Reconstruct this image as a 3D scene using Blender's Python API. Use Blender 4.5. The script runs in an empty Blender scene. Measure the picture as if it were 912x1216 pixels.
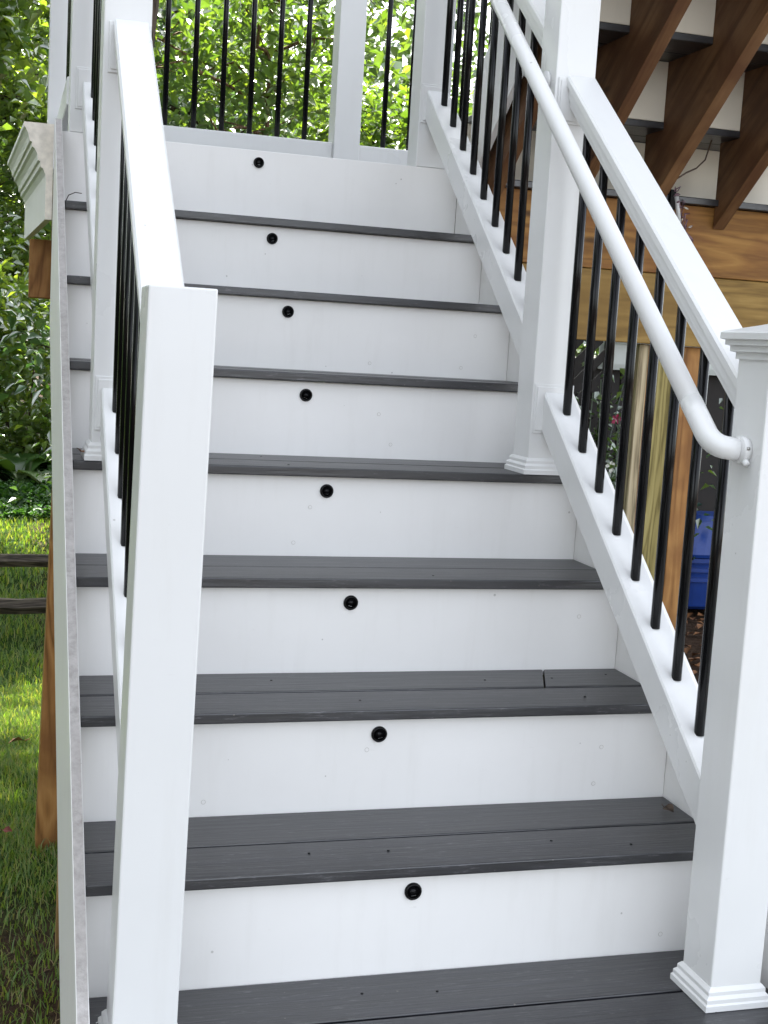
import bpy, bmesh, math, random
import numpy as np
from mathutils import Vector, Matrix

scene = bpy.context.scene
C = scene.collection
RAD = math.radians

# ------------------------------------------------------------------ camera
cam_data = bpy.data.cameras.new('camera')
cam = bpy.data.objects.new('camera', cam_data)
C.objects.link(cam)
CAM = Vector((-0.6617, -1.6784, 1.0230))
fw = Vector((0.28082719, 0.95140575, -0.12634552))
rt = Vector((0.95951939, -0.27537648, 0.05907896))
up = Vector((-0.02141548, 0.13782195, 0.99022547))
m = Matrix((rt, up, -fw)).transposed().to_4x4()
m.translation = CAM
cam.matrix_world = m
cam_data.sensor_fit = 'HORIZONTAL'
cam_data.sensor_width = 36.0
cam_data.lens = 36.0 * 1555.46 / 912.0
cam_data.clip_start = 0.02
cam_data.clip_end = 500.0
scene.camera = cam

# ------------------------------------------------------------------ sky, sun, exposure
SUN_EL = RAD(52)
SUN_DIR = Vector((0.05, 1.0, 0)).normalized()          # horizontal direction towards the sun
world = bpy.data.worlds.new('World')
scene.world = world
world.use_nodes = True
wn = world.node_tree
wn.nodes.clear()
sky = wn.nodes.new('ShaderNodeTexSky')
sky.sky_type = 'NISHITA'
sky.sun_disc = False
sky.sun_elevation = SUN_EL
sky.sun_rotation = math.atan2(SUN_DIR.x, SUN_DIR.y)
sky.air_density = 1.0
sky.dust_density = 2.5
sky.ozone_density = 1.0
hs = wn.nodes.new('ShaderNodeHueSaturation')
hs.inputs['Saturation'].default_value = 0.33
bg = wn.nodes.new('ShaderNodeBackground')
bg.inputs['Strength'].default_value = 0.15
wo = wn.nodes.new('ShaderNodeOutputWorld')
wn.links.new(sky.outputs[0], hs.inputs['Color'])
wn.links.new(hs.outputs[0], bg.inputs['Color'])
wn.links.new(bg.outputs[0], wo.inputs['Surface'])

sun_data = bpy.data.lights.new('sun', 'SUN')
sun_data.energy = 5.0
sun_data.angle = RAD(0.5)
sun_data.color = (1.0, 0.95, 0.86)
sun = bpy.data.objects.new('sun', sun_data)
C.objects.link(sun)
d = SUN_DIR * math.cos(SUN_EL) + Vector((0, 0, math.sin(SUN_EL)))
sun.rotation_euler = d.to_track_quat('Z', 'Y').to_euler()
sun.location = (0, 6, 12)

scene.view_settings.view_transform = 'Standard'
scene.view_settings.look = 'None'
scene.view_settings.exposure = 2.2
scene.view_settings.gamma = 1.0
scene.cycles.use_denoising = True
scene.cycles.max_bounces = 8
scene.cycles.diffuse_bounces = 5
scene.cycles.transparent_max_bounces = 8

# ------------------------------------------------------------------ dimensions
R = 0.19            # riser height
T = 0.24536         # going
S = R / T           # pitch
NOSE = 0.0195       # board thickness
OV = 0.0206         # nosing overhang
XL, XR = -0.5275, 0.582
LZ = 8 * R          # landing level


def smooth(a, b, x):
    t = np.clip((x - a) / (b - a), 0, 1)
    return t * t * (3 - 2 * t)


def gz(x, y):
    x = np.asarray(x, float)
    y = np.asarray(y, float)
    z = -0.47 - 0.55 * smooth(1.2, 7.2, y)
    z = z + 0.9 * smooth(15, 40, y)
    k = smooth(0.4, 1.7, x) * (1 - smooth(5.0, 9.0, y))
    z = z * (1 - k) + 0.0 * k
    z = z + 0.012 * np.sin(x * 5.1 + y * 1.7) + 0.01 * np.sin(y * 6.3 - x * 2.0)
    return z


# ------------------------------------------------------------------ node helpers / materials
def mat_new(name):
    mt = bpy.data.materials.new(name)
    mt.use_nodes = True
    nt = mt.node_tree
    b = nt.nodes['Principled BSDF']
    return mt, nt, b


def nd(nt, typ, **kw):
    n = nt.nodes.new(typ)
    for k, v in kw.items():
        if k in n.inputs:
            n.inputs[k].default_value = v
        else:
            setattr(n, k, v)
    return n


def ramp(nt, fac, stops):
    r = nt.nodes.new('ShaderNodeValToRGB')
    el = r.color_ramp.elements
    while len(el) > 1:
        el.remove(el[-1])
    el[0].position = stops[0][0]
    el[0].color = (*stops[0][1], 1)
    for p_, c_ in stops[1:]:
        e = el.new(p_)
        e.color = (*c_, 1)
    nt.links.new(fac, r.inputs[0])
    return r.outputs[0]


def objcoord(nt, scale, rand=True, tilt=0.0):
    tc = nt.nodes.new('ShaderNodeTexCoord')
    src = tc.outputs['Object']
    if tilt:
        m0 = nt.nodes.new('ShaderNodeMapping')
        m0.inputs['Rotation'].default_value = (tilt, 0, 0)
        nt.links.new(src, m0.inputs['Vector'])
        src = m0.outputs[0]
    mp = nt.nodes.new('ShaderNodeMapping')
    mp.inputs['Scale'].default_value = scale
    if rand:
        oi = nt.nodes.new('ShaderNodeObjectInfo')
        mul = nt.nodes.new('ShaderNodeMath')
        mul.operation = 'MULTIPLY'
        mul.inputs[1].default_value = 37.0
        nt.links.new(oi.outputs['Random'], mul.inputs[0])
        nt.links.new(mul.outputs[0], mp.inputs['Location'])
    nt.links.new(src, mp.inputs['Vector'])
    return mp.outputs[0]


def mixc(nt, fac, a, b, mode='MIX'):
    n = nt.nodes.new('ShaderNodeMix')
    n.data_type = 'RGBA'
    n.blend_type = mode
    for sock, v in ((n.inputs['Factor'], fac), (n.inputs['A'], a), (n.inputs['B'], b)):
        pass
    fi, ai, bi = n.inputs[0], n.inputs[6], n.inputs[7]
    for sock, v in ((fi, fac), (ai, a), (bi, b)):
        if hasattr(v, 'is_linked') or hasattr(v, 'links'):
            nt.links.new(v, sock)
        elif isinstance(v, (tuple, list)):
            sock.default_value = (*v, 1) if len(v) == 3 else v
        else:
            sock.default_value = v
    return n.outputs[2]


def white_material(name, base, rough=0.38, dirt=0.12, specks=True):
    mt, nt, b = mat_new(name)
    v = objcoord(nt, (1, 1, 1))
    n1 = nd(nt, 'ShaderNodeTexNoise', Scale=3.0, Detail=5.0, Roughness=0.6)
    nt.links.new(v, n1.inputs['Vector'])
    dcol = tuple(c * f for c, f in zip(base, (0.90, 0.89, 0.86)))
    c1 = ramp(nt, n1.outputs[0], [(0.3, base), (0.75, tuple(x * (1 - dirt) + y * dirt for x, y in zip(base, (0.42, 0.41, 0.36))))])
    vs_ = objcoord(nt, (14, 14, 1.6))
    ns_ = nd(nt, 'ShaderNodeTexNoise', Scale=2.0, Detail=6.0, Roughness=0.65)
    nt.links.new(vs_, ns_.inputs['Vector'])
    sf_ = ramp(nt, ns_.outputs[0], [(0.52, (0, 0, 0)), (0.75, (dirt * 0.8,) * 3)])
    c1 = mixc(nt, sf_, c1, (0.46, 0.43, 0.37))
    v9 = objcoord(nt, (3, 3, 9))
    n9 = nd(nt, 'ShaderNodeTexNoise', Scale=7.0, Detail=9.0, Roughness=0.8)
    nt.links.new(v9, n9.inputs['Vector'])
    s9 = ramp(nt, n9.outputs[0], [(0.64, (0, 0, 0)), (0.72, (0.2, 0.2, 0.2))])
    c1 = mixc(nt, s9, c1, (0.44, 0.42, 0.38))
    col = c1
    if specks:
        vo = nd(nt, 'ShaderNodeTexVoronoi', Scale=17.0)
        nt.links.new(v, vo.inputs['Vector'])
        n3 = nd(nt, 'ShaderNodeTexNoise', Scale=5.0)
        nt.links.new(v, n3.inputs['Vector'])
        th = nd(nt, 'ShaderNodeMath', operation='MULTIPLY')
        nt.links.new(n3.outputs[0], th.inputs[0])
        th.inputs[1].default_value = 0.075
        lt = nd(nt, 'ShaderNodeMath', operation='LESS_THAN')
        nt.links.new(vo.outputs['Distance'], lt.inputs[0])
        nt.links.new(th.outputs[0], lt.inputs[1])
        sub = nd(nt, 'ShaderNodeMath', operation='MULTIPLY')
        nt.links.new(lt.outputs[0], sub.inputs[0])
        sub.inputs[1].default_value = 0.45
        col = mixc(nt, sub.outputs[0], c1, (0.25, 0.23, 0.2))
        del dcol
    nt.links.new(col, b.inputs['Base Color'])
    n2 = nd(nt, 'ShaderNodeTexNoise', Scale=40.0, Detail=3.0)
    nt.links.new(v, n2.inputs['Vector'])
    bp = nd(nt, 'ShaderNodeBump', Strength=0.04, Distance=0.002)
    nt.links.new(n2.outputs[0], bp.inputs['Height'])
    nt.links.new(bp.outputs[0], b.inputs['Normal'])
    rr = nd(nt, 'ShaderNodeMapRange')
    rr.inputs[3].default_value = rough - 0.08
    rr.inputs[4].default_value = rough + 0.14
    nt.links.new(n1.outputs[0], rr.inputs[0])
    nt.links.new(rr.outputs[0], b.inputs['Roughness'])
    b.inputs['Specular IOR Level'].default_value = 0.4
    return mt


M = {}
M['vinyl'] = white_material('white_vinyl', (0.75, 0.752, 0.745), 0.27, 0.10)
M['pvc'] = white_material('white_pvc_board', (0.865, 0.853, 0.835), 0.45, 0.10)
M['pvc_back'] = white_material('primed_riser_back', (0.86, 0.80, 0.67), 0.55, 0.12)


def raw_edge():
    mt, nt, b = mat_new('weathered_cut_edge')
    v = objcoord(nt, (1, 1, 1), False)
    n = nd(nt, 'ShaderNodeTexNoise', Scale=60.0, Detail=6.0, Roughness=0.7)
    nt.links.new(v, n.inputs['Vector'])
    n2 = nd(nt, 'ShaderNodeTexNoise', Scale=9.0, Detail=3.0)
    nt.links.new(v, n2.inputs['Vector'])
    a = ramp(nt, n.outputs[0], [(0.3, (0.20, 0.19, 0.17)), (0.55, (0.44, 0.42, 0.40)), (0.8, (0.62, 0.6, 0.58))])
    c = mixc(nt, n2.outputs[0], a, (0.42, 0.39, 0.38))
    nt.links.new(c, b.inputs['Base Color'])
    b.inputs['Roughness'].default_value = 0.85
    bp = nd(nt, 'ShaderNodeBump', Strength=0.5, Distance=0.003)
    nt.links.new(n.outputs[0], bp.inputs['Height'])
    nt.links.new(bp.outputs[0], b.inputs['Normal'])
    return mt


M['raw'] = raw_edge()


def deck_mat():
    mt, nt, b = mat_new('charcoal_composite_deck')
    v = objcoord(nt, (1.4, 26, 26))
    n = nd(nt, 'ShaderNodeTexNoise', Scale=4.0, Detail=7.0, Roughness=0.62, Distortion=0.6)
    nt.links.new(v, n.inputs['Vector'])
    v2 = objcoord(nt, (0.8, 7, 7))
    n2 = nd(nt, 'ShaderNodeTexNoise', Scale=3.0, Detail=4.0, Distortion=1.2)
    nt.links.new(v2, n2.inputs['Vector'])
    a = ramp(nt, n.outputs[0], [(0.32, (0.003, 0.003, 0.004)), (0.5, (0.0105, 0.011, 0.0145)), (0.68, (0.032, 0.033, 0.041))])
    c = mixc(nt, n2.outputs[0], a, (0.009, 0.009, 0.012))
    # pale scuffs and dust
    v3 = objcoord(nt, (3.2, 22, 22))
    n3 = nd(nt, 'ShaderNodeTexNoise', Scale=9.0, Detail=8.0, Roughness=0.75)
    nt.links.new(v3, n3.inputs['Vector'])
    sc = ramp(nt, n3.outputs[0], [(0.57, (0, 0, 0)), (0.74, (0.75, 0.75, 0.75))])
    c = mixc(nt, sc, c, (0.16, 0.16, 0.17))
    vd = objcoord(nt, (1, 1, 1))
    vo = nd(nt, 'ShaderNodeTexVoronoi', Scale=34.0)
    nt.links.new(vd, vo.inputs['Vector'])
    nv = nd(nt, 'ShaderNodeTexNoise', Scale=8.0, Detail=3.0)
    nt.links.new(vd, nv.inputs['Vector'])
    thr = nd(nt, 'ShaderNodeMath', operation='MULTIPLY')
    thr.inputs[1].default_value = 0.10
    nt.links.new(nv.outputs[0], thr.inputs[0])
    ltn = nd(nt, 'ShaderNodeMath', operation='LESS_THAN')
    nt.links.new(vo.outputs['Distance'], ltn.inputs[0])
    nt.links.new(thr.outputs[0], ltn.inputs[1])
    hf = nd(nt, 'ShaderNodeMath', operation='MULTIPLY')
    hf.inputs[1].default_value = 0.4
    nt.links.new(ltn.outputs[0], hf.inputs[0])
    c = mixc(nt, hf.outputs[0], c, (0.22, 0.20, 0.17))
    # dark scratches along the grain
    vk_ = objcoord(nt, (2.2, 60, 60))
    nk = nd(nt, 'ShaderNodeTexNoise', Scale=4.0, Detail=4.0, Roughness=0.6)
    nt.links.new(vk_, nk.inputs['Vector'])
    kf = ramp(nt, nk.outputs[0], [(0.66, (0, 0, 0)), (0.71, (0.9, 0.9, 0.9))])
    c = mixc(nt, kf, c, (0.004, 0.004, 0.005))
    oi = nt.nodes.new('ShaderNodeObjectInfo')
    br = nd(nt, 'ShaderNodeMapRange')
    br.inputs[3].default_value = 0.75
    br.inputs[4].default_value = 1.3
    nt.links.new(oi.outputs['Random'], br.inputs[0])
    hsv = nt.nodes.new('ShaderNodeHueSaturation')
    nt.links.new(br.outputs[0], hsv.inputs['Value'])
    nt.links.new(c, hsv.inputs['Color'])
    nt.links.new(hsv.outputs[0], b.inputs['Base Color'])
    rr = nd(nt, 'ShaderNodeMapRange')
    rr.inputs[3].default_value = 0.24
    rr.inputs[4].default_value = 0.50
    nt.links.new(n.outputs[0], rr.inputs[0])
    nt.links.new(rr.outputs[0], b.inputs['Roughness'])
    b.inputs['Specular IOR Level'].default_value = 1.0
    bp = nd(nt, 'ShaderNodeBump', Strength=0.4, Distance=0.0025)
    nt.links.new(n.outputs[0], bp.inputs['Height'])
    nt.links.new(bp.outputs[0], b.inputs['Normal'])
    return mt


M['deck'] = deck_mat()


def simple(name, col, rough=0.5, metal=0.0, bump=0.0, bscale=40, var=0.0, spec=0.5):
    mt, nt, b = mat_new(name)
    b.inputs['Base Color'].default_value = (*col, 1)
    b.inputs['Roughness'].default_value = rough
    b.inputs['Metallic'].default_value = metal
    b.inputs['Specular IOR Level'].default_value = spec
    v = objcoord(nt, (1, 1, 1))
    n = nd(nt, 'ShaderNodeTexNoise', Scale=bscale, Detail=4.0)
    nt.links.new(v, n.inputs['Vector'])
    if var:
        c = ramp(nt, n.outputs[0], [(0.3, tuple(x * (1 - var) for x in col)), (0.7, tuple(min(1, x * (1 + var)) for x in col))])
        nt.links.new(c, b.inputs['Base Color'])
    if bump:
        bp = nd(nt, 'ShaderNodeBump', Strength=bump, Distance=0.003)
        nt.links.new(n.outputs[0], bp.inputs['Height'])
        nt.links.new(bp.outputs[0], b.inputs['Normal'])
    return mt


M['black'] = simple('black_powder_coat', (0.004, 0.004, 0.0045), 0.17, bump=0.03, bscale=200, spec=0.22)
M['blackdull'] = simple('black_plastic_housing', (0.002, 0.002, 0.002), 0.35, spec=0.10)
M['lens'] = simple('clear_lens', (0.55, 0.56, 0.55), 0.15)
M['blue'] = simple('blue_plastic', (0.006, 0.034, 0.19), 0.32, var=0.15, bscale=12)
M['steel'] = simple('screw_steel', (0.45, 0.44, 0.42), 0.4, 0.9)
M['cable'] = simple('brown_cable', (0.09, 0.055, 0.035), 0.5)
M['bulb'] = simple('small_clear_bulb', (0.55, 0.52, 0.45), 0.15)
M['cord_purple'] = simple('dusty_plum_wire', (0.20, 0.12, 0.15), 0.5)
M['dry'] = simple('dry_leaf', (0.20, 0.085, 0.028), 0.7, bump=0.3, bscale=60, var=0.4)
M['dryred'] = simple('red_dry_leaf', (0.16, 0.028, 0.015), 0.7, bump=0.3, bscale=60, var=0.4)
M['dirtyblack'] = simple('dark_shed_board', (0.010, 0.007, 0.0055), 0.7, bump=0.3, bscale=20, var=0.3)
M['gutter'] = white_material('pale_gutter_paint', (0.62, 0.66, 0.63), 0.4, 0.15)
M['pink'] = simple('pink_petal', (0.30, 0.02, 0.07), 0.6, var=0.2)
M['petal'] = simple('white_petal', (0.75, 0.75, 0.68), 0.6, var=0.1)


def wood(name, cols, axis='x', ring=14.0, rough=0.6, knots=True, stain=None, tilt=0.0):
    mt, nt, b = mat_new(name)
    sc = {'x': (0.9, 9, 9), 'z': (9, 9, 0.9), 'y': (9, 0.9, 9)}[axis]
    v = objcoord(nt, sc, True, tilt)
    n0 = nd(nt, 'ShaderNodeTexNoise', Scale=1.3, Detail=3.0, Distortion=0.8)
    nt.links.new(v, n0.inputs['Vector'])
    mul = nd(nt, 'ShaderNodeMath', operation='MULTIPLY')
    mul.inputs[1].default_value = ring
    nt.links.new(n0.outputs[0], mul.inputs[0])
    fr = nd(nt, 'ShaderNodeMath', operation='PINGPONG')
    fr.inputs[1].default_value = 1.0
    nt.links.new(mul.outputs[0], fr.inputs[0])
    sc2 = tuple(s * 6 for s in sc)
    v2 = objcoord(nt, sc2, True, tilt)
    n1 = nd(nt, 'ShaderNodeTexNoise', Scale=3.0, Detail=5.0)
    nt.links.new(v2, n1.inputs['Vector'])
    mx = nd(nt, 'ShaderNodeMath', operation='MULTIPLY_ADD')
    mx.inputs[1].default_value = 0.55
    nt.links.new(fr.outputs[0], mx.inputs[0])
    m2 = nd(nt, 'ShaderNodeMath', operation='MULTIPLY')
    m2.inputs[1].default_value = 0.45
    nt.links.new(n1.outputs[0], m2.inputs[0])
    nt.links.new(m2.outputs[0], mx.inputs[2])
    c = ramp(nt, mx.outputs[0], [(0.2, tuple(x * 0.82 for x in cols[0])), (0.5, cols[1]), (0.8, cols[2])])
    if knots:
        vk = objcoord(nt, {'x': (1.6, 5, 5), 'z': (5, 5, 1.6), 'y': (5, 1.6, 5)}[axis])
        vo = nd(nt, 'ShaderNodeTexVoronoi', Scale=2.2)
        nt.links.new(vk, vo.inputs['Vector'])
        kf = ramp(nt, vo.outputs['Distance'], [(0.0, (1, 1, 1)), (0.06, (0.8, 0.8, 0.8)), (0.14, (0, 0, 0))])
        c = mixc(nt, kf, c, tuple(x * 0.35 for x in cols[0]))
    if stain:
        v5 = objcoord(nt, (1, 1, 1))
        n5 = nd(nt, 'ShaderNodeTexNoise', Scale=6.0, Detail=4.0, Distortion=0.5)
        nt.links.new(v5, n5.inputs['Vector'])
        sf = ramp(nt, n5.outputs[0], [(0.42, (0, 0, 0)), (0.68, (0.8, 0.8, 0.8))])
        c = mixc(nt, sf, c, stain)
    nt.links.new(c, b.inputs['Base Color'])
    b.inputs['Roughness'].default_value = rough
    b.inputs['Specular IOR Level'].default_value = 0.3
    bp = nd(nt, 'ShaderNodeBump', Strength=0.35, Distance=0.002)
    nt.links.new(mx.outputs[0], bp.inputs['Height'])
    nt.links.new(bp.outputs[0], b.inputs['Normal'])
    return mt


M['beam'] = wood('golden_treated_pine', ((0.20, 0.088, 0.018), (0.26, 0.125, 0.028), (0.32, 0.165, 0.042)), 'x', ring=11, stain=(0.18, 0.068, 0.016))
M['beam2'] = wood('greenish_treated_pine', ((0.20, 0.115, 0.026), (0.25, 0.15, 0.037), (0.31, 0.195, 0.055)), 'x', ring=11, stain=(0.20, 0.115, 0.028))
M['stringer'] = wood('brown_treated_stringer', ((0.11, 0.052, 0.021), (0.17, 0.086, 0.037), (0.22, 0.12, 0.055)), 'y', ring=5, stain=(0.095, 0.040, 0.018), tilt=math.atan(0.774))
M['post_pale'] = wood('weathered_pale_post', ((0.24, 0.19, 0.11), (0.42, 0.34, 0.21), (0.52, 0.44, 0.29)), 'z')
M['post_green'] = wood('green_tinted_post', ((0.19, 0.15, 0.045), (0.32, 0.26, 0.09), (0.40, 0.33, 0.13)), 'z')
M['post_orange'] = wood('orange_brown_post', ((0.20, 0.085, 0.022), (0.33, 0.155, 0.045), (0.43, 0.22, 0.07)), 'z', stain=(0.20, 0.085, 0.025))
M['post_tan'] = wood('tan_post', ((0.20, 0.115, 0.04), (0.33, 0.20, 0.08), (0.42, 0.28, 0.12)), 'z')
M['rail_wood'] = wood('weathered_fence_rail', ((0.03, 0.024, 0.017), (0.075, 0.058, 0.042), (0.13, 0.105, 0.08)), 'x')
M['bark'] = wood('bark', ((0.025, 0.018, 0.012), (0.065, 0.045, 0.032), (0.11, 0.08, 0.06)), 'z', knots=False, rough=0.9)
M['bark_red'] = wood('reddish_bark', ((0.06, 0.03, 0.018), (0.15, 0.085, 0.055), (0.24, 0.15, 0.10)), 'z', knots=False, rough=0.9)


def leaf_mat(name, cols, trans=0.45, gloss=0.10, rough=0.35):
    mt = bpy.data.materials.new(name)
    mt.use_nodes = True
    nt = mt.node_tree
    nt.nodes.clear()
    g = nt.nodes.new('ShaderNodeNewGeometry')
    n = len(cols)
    c = ramp(nt, g.outputs['Random Per Island'], [(i / max(1, n - 1), cols[i]) for i in range(n)])
    df = nt.nodes.new('ShaderNodeBsdfDiffuse')
    tr = nt.nodes.new('ShaderNodeBsdfTranslucent')
    gl = nt.nodes.new('ShaderNodeBsdfGlossy')
    gl.inputs['Roughness'].default_value = rough
    gl.inputs['Color'].default_value = (0.9, 0.92, 0.9, 1)
    warm = mixc(nt, 1.0, c, (1.5, 1.35, 0.55), 'MULTIPLY')
    nt.links.new(c, df.inputs['Color'])
    nt.links.new(warm, tr.inputs['Color'])
    m1 = nt.nodes.new('ShaderNodeMixShader')
    m1.inputs[0].default_value = trans
    nt.links.new(df.outputs[0], m1.inputs[1])
    nt.links.new(tr.outputs[0], m1.inputs[2])
    m2_ = nt.nodes.new('ShaderNodeMixShader')
    m2_.inputs[0].default_value = gloss
    nt.links.new(m1.outputs[0], m2_.inputs[1])
    nt.links.new(gl.outputs[0], m2_.inputs[2])
    o = nt.nodes.new('ShaderNodeOutputMaterial')
    nt.links.new(m2_.outputs[0], o.inputs['Surface'])
    return mt


M['leaf_a'] = leaf_mat('bright_leaf', ((0.05, 0.11, 0.015), (0.09, 0.18, 0.024), (0.15, 0.24, 0.03)), 0.55, 0.20, 0.28)
M['leaf_b'] = leaf_mat('mid_leaf', ((0.035, 0.085, 0.018), (0.065, 0.14, 0.025), (0.10, 0.17, 0.03)), 0.48, 0.20, 0.28)
M['leaf_c'] = leaf_mat('blue_green_leaf', ((0.02, 0.06, 0.025), (0.05, 0.12, 0.045), (0.09, 0.17, 0.07)), 0.42, 0.22, 0.28)
M['leaf_d'] = leaf_mat('deep_leaf', ((0.012, 0.04, 0.008), (0.026, 0.07, 0.014), (0.05, 0.10, 0.02)), 0.35, 0.10)
M['leaf_e'] = leaf_mat('sunny_leaf', ((0.07, 0.14, 0.02), (0.13, 0.23, 0.03), (0.22, 0.32, 0.05)), 0.6, 0.20, 0.28)
M['hosta'] = leaf_mat('hosta_leaf', ((0.05, 0.13, 0.03), (0.09, 0.18, 0.04), (0.28, 0.34, 0.18)), 0.35, 0.14)
M['grass'] = leaf_mat('grass_blade', ((0.05, 0.115, 0.018), (0.10, 0.20, 0.028), (0.16, 0.26, 0.04), (0.26, 0.27, 0.09)), 0.5, 0.05, 0.5)
M['cover'] = leaf_mat('ground_cover_leaf', ((0.025, 0.085, 0.02), (0.045, 0.13, 0.03), (0.07, 0.17, 0.035)), 0.35, 0.05, 0.5)


def ground_mat():
    mt, nt, b = mat_new('lawn_soil')
    tc = nt.nodes.new('ShaderNodeTexCoord')
    n = nd(nt, 'ShaderNodeTexNoise', Scale=2.2, Detail=8.0, Roughness=0.7)
    nt.links.new(tc.outputs['Object'], n.inputs['Vector'])
    n2 = nd(nt, 'ShaderNodeTexNoise', Scale=38.0, Detail=6.0, Roughness=0.7)
    nt.links.new(tc.outputs['Object'], n2.inputs['Vector'])
    grass = ramp(nt, n2.outputs[0], [(0.3, (0.012, 0.026, 0.005)), (0.55, (0.028, 0.062, 0.010)), (0.75, (0.05, 0.09, 0.018))])
    soil = ramp(nt, n2.outputs[0], [(0.3, (0.020, 0.012, 0.008)), (0.55, (0.055, 0.034, 0.022)), (0.75, (0.10, 0.066, 0.045))])
    sx = nt.nodes.new('ShaderNodeSeparateXYZ')
    nt.links.new(tc.outputs['Object'], sx.inputs[0])
    ad = nd(nt, 'ShaderNodeMath', operation='MULTIPLY_ADD')
    nt.links.new(n.outputs[0], ad.inputs[0])
    ad.inputs[1].default_value = 0.9
    nt.links.new(sx.outputs[0], ad.inputs[2])
    f1 = ramp(nt, ad.outputs[0], [(0.0, (0, 0, 0)), (0.25, (1, 1, 1))])
    c = mixc(nt, f1, grass, soil)
    ys_ = nd(nt, 'ShaderNodeMath', operation='MULTIPLY_ADD')          # worn bare ground beside the foot of the stairs
    nt.links.new(n.outputs[0], ys_.inputs[0])
    ys_.inputs[1].default_value = 0.9
    nt.links.new(sx.outputs[1], ys_.inputs[2])
    mr_ = nd(nt, 'ShaderNodeMapRange')
    mr_.inputs[1].default_value = 1.95
    mr_.inputs[2].default_value = 2.35
    mr_.inputs[3].default_value = 1.0
    mr_.inputs[4].default_value = 0.0
    nt.links.new(ys_.outputs[0], mr_.inputs[0])
    c = mixc(nt, mr_.outputs[0], c, soil)
    nt.links.new(c, b.inputs['Base Color'])
    b.inputs['Roughness'].default_value = 0.95
    b.inputs['Specular IOR Level'].default_value = 0.1
    bp = nd(nt, 'ShaderNodeBump', Strength=0.9, Distance=0.02)
    nt.links.new(n2.outputs[0], bp.inputs['Height'])
    nt.links.new(bp.outputs[0], b.inputs['Normal'])
    return mt


M['ground'] = ground_mat()
M['concrete'] = simple('concrete_pad', (0.40, 0.39, 0.36), 0.9, bump=0.4, bscale=60, var=0.2)

# ------------------------------------------------------------------ object helpers
def wloc(o):
    v = Vector((0, 0, 0))
    while o is not None:
        v += o.location
        o = o.parent
    return v


def obj(name, bm, mat, parent=None, smooth_=False, mats=None):
    """link a bmesh given in world coordinates as ONE mesh object under parent"""
    if parent is not None:
        bmesh.ops.translate(bm, vec=-wloc(parent), verts=bm.verts)
    bmesh.ops.recalc_face_normals(bm, faces=bm.faces)
    me = bpy.data.meshes.new(name)
    if smooth_:
        for f in bm.faces:
            f.smooth = True
    bm.to_mesh(me)
    bm.free()
    for mm in (mats or [mat]):
        me.materials.append(mm)
    o = bpy.data.objects.new(name, me)
    C.objects.link(o)
    o.parent = parent
    return o


def tag(o, label=None, cat=None, group=None, kind=None):
    if label: o['label'] = label
    if cat: o['category'] = cat
    if group: o['group'] = group
    if kind: o['kind'] = kind
    return o


def thing(name, loc, label, cat, group=None):
    o = bpy.data.objects.new(name, None)
    o.empty_display_size = 0.1
    C.objects.link(o)
    o.location = loc
    return tag(o, label, cat, group)


def bev(bm, off, seg=1, geom=None):
    bmesh.ops.bevel(bm, geom=geom or list(bm.edges), offset=off, segments=seg, profile=0.5, affect='EDGES')


def box(x0, x1, y0, y1, z0, z1, b=0.0, seg=1, bm=None):
    nb = bmesh.new()
    vs = [nb.verts.new((x, y, z)) for x in (x0, x1) for y in (y0, y1) for z in (z0, z1)]
    for q in ((0, 1, 3, 2), (4, 6, 7, 5), (0, 4, 5, 1), (2, 3, 7, 6), (0, 2, 6, 4), (1, 5, 7, 3)):
        nb.faces.new([vs[i] for i in q])
    if b:
        bev(nb, b, seg)
    if bm is None:
        return nb
    return merge(bm, nb)


def merge(bm, nb):
    me = bpy.data.meshes.new('tmp')
    nb.to_mesh(me)
    nb.free()
    bm.from_mesh(me)
    bpy.data.meshes.remove(me)
    return bm


def prism_x(poly, x0, x1, b=0.0, bm=None):
    """poly: list of (y,z); extruded between x0 and x1"""
    nb = bmesh.new()
    a = [nb.verts.new((x0, y, z)) for y, z in poly]
    c = [nb.verts.new((x1, y, z)) for y, z in poly]
    n = len(poly)
    nb.faces.new(a)
    nb.faces.new(list(reversed(c)))
    for i in range(n):
        nb.faces.new([a[i], a[(i + 1) % n], c[(i + 1) % n], c[i]])
    if b:
        bev(nb, b)
    if bm is None:
        return nb
    return merge(bm, nb)


def slope_poly(y0, y1, c0, c1):
    return [(y0, S * y0 + c0), (y1, S * y1 + c0), (y1, S * y1 + c1), (y0, S * y0 + c1)]


def squares(cx, cy, prof, bm=None):
    """square loft: prof = [(half width, z)...]"""
    nb = bmesh.new()
    rings = []
    for h, z in prof:
        rings.append([nb.verts.new((cx + sx * h, cy + sy * h, z)) for sx, sy in ((-1, -1), (1, -1), (1, 1), (-1, 1))])
    for a, c in zip(rings, rings[1:]):
        for i in range(4):
            nb.faces.new([a[i], a[(i + 1) % 4], c[(i + 1) % 4], c[i]])
    nb.faces.new(rings[0])
    nb.faces.new(list(reversed(rings[-1])))
    if bm is None:
        return nb
    return merge(bm, nb)


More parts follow.
